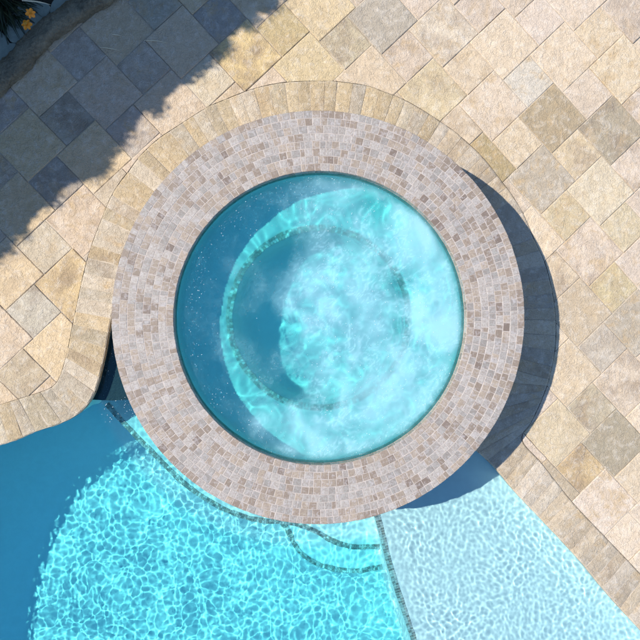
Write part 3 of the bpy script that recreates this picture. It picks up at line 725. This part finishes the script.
mb = MB()
for k in range(420):
    az = pr_.uniform(0, 6.283); r = pr_.uniform(0, .24)
    strap(mb, (bp_.x + r * math.cos(az) - .06, bp_.y + r * math.sin(az) + .05, .01), az + pr_.uniform(-.7, .7), pr_.uniform(.10, .32), pr_.uniform(.004, .010), pr_.uniform(.5, 1.4), pr_.uniform(1, 2.3))
local(mb.build('leaves', M_leafdark), pl)
def stem(mb, a, b_, r0, r1, n=6, bow=.03):
    prev = None
    for i in range(7):
        t = i / 6; c = a.lerp(b_, t) + Vector((0, 0, bow * math.sin(math.pi * t))); r = r0 + (r1 - r0) * t
        ring = [c + Vector((r * math.cos(2 * math.pi * q / n), r * math.sin(2 * math.pi * q / n), 0)) for q in range(n)]
        if prev:
            for q in range(n): mb.face([prev[q], prev[(q + 1) % n], ring[(q + 1) % n], ring[q]])
        prev = ring
def flower(px, py, z, rot, R0, label, tilt):
    c = P(px, py, z); e = empty('orange_flower', c, label, 'flower', 'orange daylily flowers')
    mt = Matrix.Translation(c) @ Matrix.Rotation(tilt[0], 4, 'X') @ Matrix.Rotation(tilt[1], 4, 'Y')
    mb = MB()
    for k in range(6):
        an = rot + k * math.pi / 3; wmax = R0 * (.36 if k % 2 else .27); n = 7; rows = []
        for i in range(n + 1):
            t = i / n; rr = R0 * (.06 + .94 * t); wd = wmax * (math.sin(math.pi * min(1, t * .80 + .12)) ** .8) * (1 if i < n else .12); zz = R0 * (.32 * t - .50 * t * t) 
            rows.append([mt @ Vector((rr * math.cos(an) - s_ * wd * math.sin(an), rr * math.sin(an) + s_ * wd * math.cos(an), zz + abs(s_) * .10 * R0 * t + .02 * R0 * math.sin(9 * t + s_ * 2) - (k % 2) * .02 * R0)) for s_ in (-1, -.5, 0, .5, 1)])
        for i in range(n):
            for q in range(4): mb.face([rows[i][q], rows[i][q + 1], rows[i + 1][q + 1], rows[i + 1][q]])
    local(mb.build('petals', M_petal, None, True), e)
    mb = MB(); n = 12
    for q in range(n):
        a0, a1 = 2 * math.pi * q / n, 2 * math.pi * (q + 1) / n
        mb.face([mt @ Vector((0, 0, -.2 * R0)), mt @ Vector((R0 * .24 * math.cos(a0), R0 * .24 * math.sin(a0), .09 * R0)), mt @ Vector((R0 * .24 * math.cos(a1), R0 * .24 * math.sin(a1), .09 * R0))])
    local(mb.build('throat', M_throat, None, True), e)
    mb = MB()
    for q in range(6):
        a0 = q * 1.05 + rot; stem(mb, mt @ Vector((0, 0, 0)), mt @ Vector((R0 * .22 * math.cos(a0), R0 * .22 * math.sin(a0), R0 * .55)), .0012, .0016, 5, .002)
    local(mb.build('stamens', M_stamen), e)
    mb = MB(); stem(mb, Vector((bp_.x + .03, bp_.y, .02)), c - Vector((0, 0, .012)), .0035, .0025, 6, .05); local(mb.build('stem', M_leafdark), e)
flower(30.5, 13.2, .24, .3, .039, 'upper of two orange flowers, frilled and tilted right', (.25, .35))
flower(26.8, 24.6, .22, 1.15, .043, 'lower of two orange flowers, open six-petal star', (.05, .0))
def blade(p0, p1, z, wd, label, name='grass_or_sun_streak'):  # a grass blade, also the strips that stand for slits of sunlight
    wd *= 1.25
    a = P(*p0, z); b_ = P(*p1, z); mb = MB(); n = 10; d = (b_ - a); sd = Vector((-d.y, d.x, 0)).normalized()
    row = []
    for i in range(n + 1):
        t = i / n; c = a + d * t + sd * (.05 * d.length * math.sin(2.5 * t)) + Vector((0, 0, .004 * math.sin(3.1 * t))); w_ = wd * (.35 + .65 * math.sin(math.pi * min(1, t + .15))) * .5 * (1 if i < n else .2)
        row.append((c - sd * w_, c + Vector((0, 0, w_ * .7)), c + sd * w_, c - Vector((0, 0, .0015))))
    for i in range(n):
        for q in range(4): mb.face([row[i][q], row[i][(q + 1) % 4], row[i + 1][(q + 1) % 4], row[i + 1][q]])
    o = mb.build(name, M_straw_sun); tag(o, label, 'grass blade', 'pale dry grass blades and streaks of sunlight'); return o
blade((22, 0.5), (51, 5.8), .13, .010, 'long cream blade arching over the stones above the orange flowers')
blade((112, 34.5), (121, 36.2), .003, .007, 'short faint streak of sunlight made as a strip on the shaded patio, middle one of three')  # the three patio strips are slits of sunlight given solid shape
blade((100, 47.5), (120, 51.5), .003, .006, 'thin reddish streak of sunlight made as a strip on the shaded patio, nearest the kerb')
blade((144, 40.5), (168, 43.8), .003, .006, 'thin pale streak of sunlight made as a strip on the shaded patio, farthest from the kerb')
# ------------------------------------------------------------------ tall hedge outside the frame that shades the corner
edge_px = [(-330, 545), (-240, 470), (-150, 378), (-90, 325), (-40, 282), (0, 246), (12, 236), (26, 226), (36, 214), (48, 202), (60, 190), (76, 180), (82, 173), (94, 171), (101, 166), (103, 154), (112, 143), (128, 131), (142, 114), (156, 106), (160, 100), (173, 92),
           (177, 84), (184, 82), (188, 74), (196, 64), (210, 58), (212, 52), (228, 38), (244, 22), (256, 15), (270, 0), (300, -30), (350, -75), (420, -150), (500, -230)]
HH = 2.7; sh = Vector((tosun.x / tosun.z * HH, tosun.y / tosun.z * HH, 0))
front = [P(*p) + sh for p in edge_px]; back = [p + Vector((-1.7, 1.9, 0)) for p in front]
hedge = empty('hedge', (front[len(front) // 2].x - .8, front[len(front) // 2].y + .9, 0), 'tall dense evergreen hedge beyond the planting bed', 'hedge')
mb = MB(); rnoff = Vector((-.05, .05, 0))
for i in range(len(front) - 1):
    a, b_, c, d = front[i] + rnoff, front[i + 1] + rnoff, back[i + 1], back[i]
    up = lambda v, z: (v.x, v.y, z)
    mb.face([up(a, HH - .03), up(b_, HH - .03), up(c, HH - .03), up(d, HH - .03)][::-1])
    mb.face([up(a, .25), up(b_, .25), up(b_, HH - .03), up(a, HH - .03)]); mb.face([up(d, .25), up(c, .25), up(c, HH - .03), up(d, HH - .03)][::-1])
local(mb.build('foliage_mass', M_leaf), hedge)
mb = MB(); rh = random.Random(9)
for k in range(26000):
    i = rh.randrange(len(front) - 1); t = rh.random(); p = front[i].lerp(front[i + 1], t)
    q = rh.random()
    if q < .55: z = HH - abs(rh.gauss(0, .06)); d_ = rh.uniform(-.07, .006) ; p = p + Vector((-d_ * -.7, d_ * -.7, 0)) * 1.0
    elif q < .8: z = rh.uniform(.25, HH); p = p + Vector((rh.uniform(-.06, .03), rh.uniform(-.03, .06), 0)) - sh * 0
    else: p = p.lerp(back[i].lerp(back[i + 1], t), rh.random()); z = HH + rh.uniform(-.02, .03)
    s_ = rh.uniform(.014, .030); u = Vector((rh.gauss(0, 1), rh.gauss(0, 1), rh.gauss(0, 1))).normalized(); v = u.cross(Vector((rh.gauss(0, 1), rh.gauss(0, 1), rh.gauss(0, 1)))).normalized(); c = Vector((p.x, p.y, z))
    mb.face([c - u * s_, c - v * s_ * .5, c + u * s_, c + v * s_ * .5])
for k in range(34):                                              # sprigs that stick out of the clipped face
    i = rh.randrange(3, len(front) - 1); p = front[i].lerp(front[i + 1], rh.random()); o_ = rh.uniform(-.02, .03); rr = rh.uniform(.05, .10)
    for q in range(260):
        c = Vector((p.x + o_ * .7 + rh.gauss(0, rr * .55), p.y - o_ * .7 + rh.gauss(0, rr * .55), HH - rh.uniform(0, .06))); s_ = rh.uniform(.010, .022); u = Vector((rh.gauss(0, 1), rh.gauss(0, 1), rh.gauss(0, .4))).normalized(); v = u.cross(Vector((0, 0, 1))).normalized()
        mb.face([c - u * s_, c - v * s_ * .5, c + u * s_, c + v * s_ * .5])
local(mb.build('leaves', M_leaf), hedge)
for k in range(5):
    f_ = front[4 + k * 6].lerp(back[4 + k * 6], .5); mb = MB(); stem(mb, Vector((f_.x, f_.y, -.01)), Vector((f_.x, f_.y, .6)), .05, .04, 8, 0); local(mb.build('trunk', M_bark), hedge)
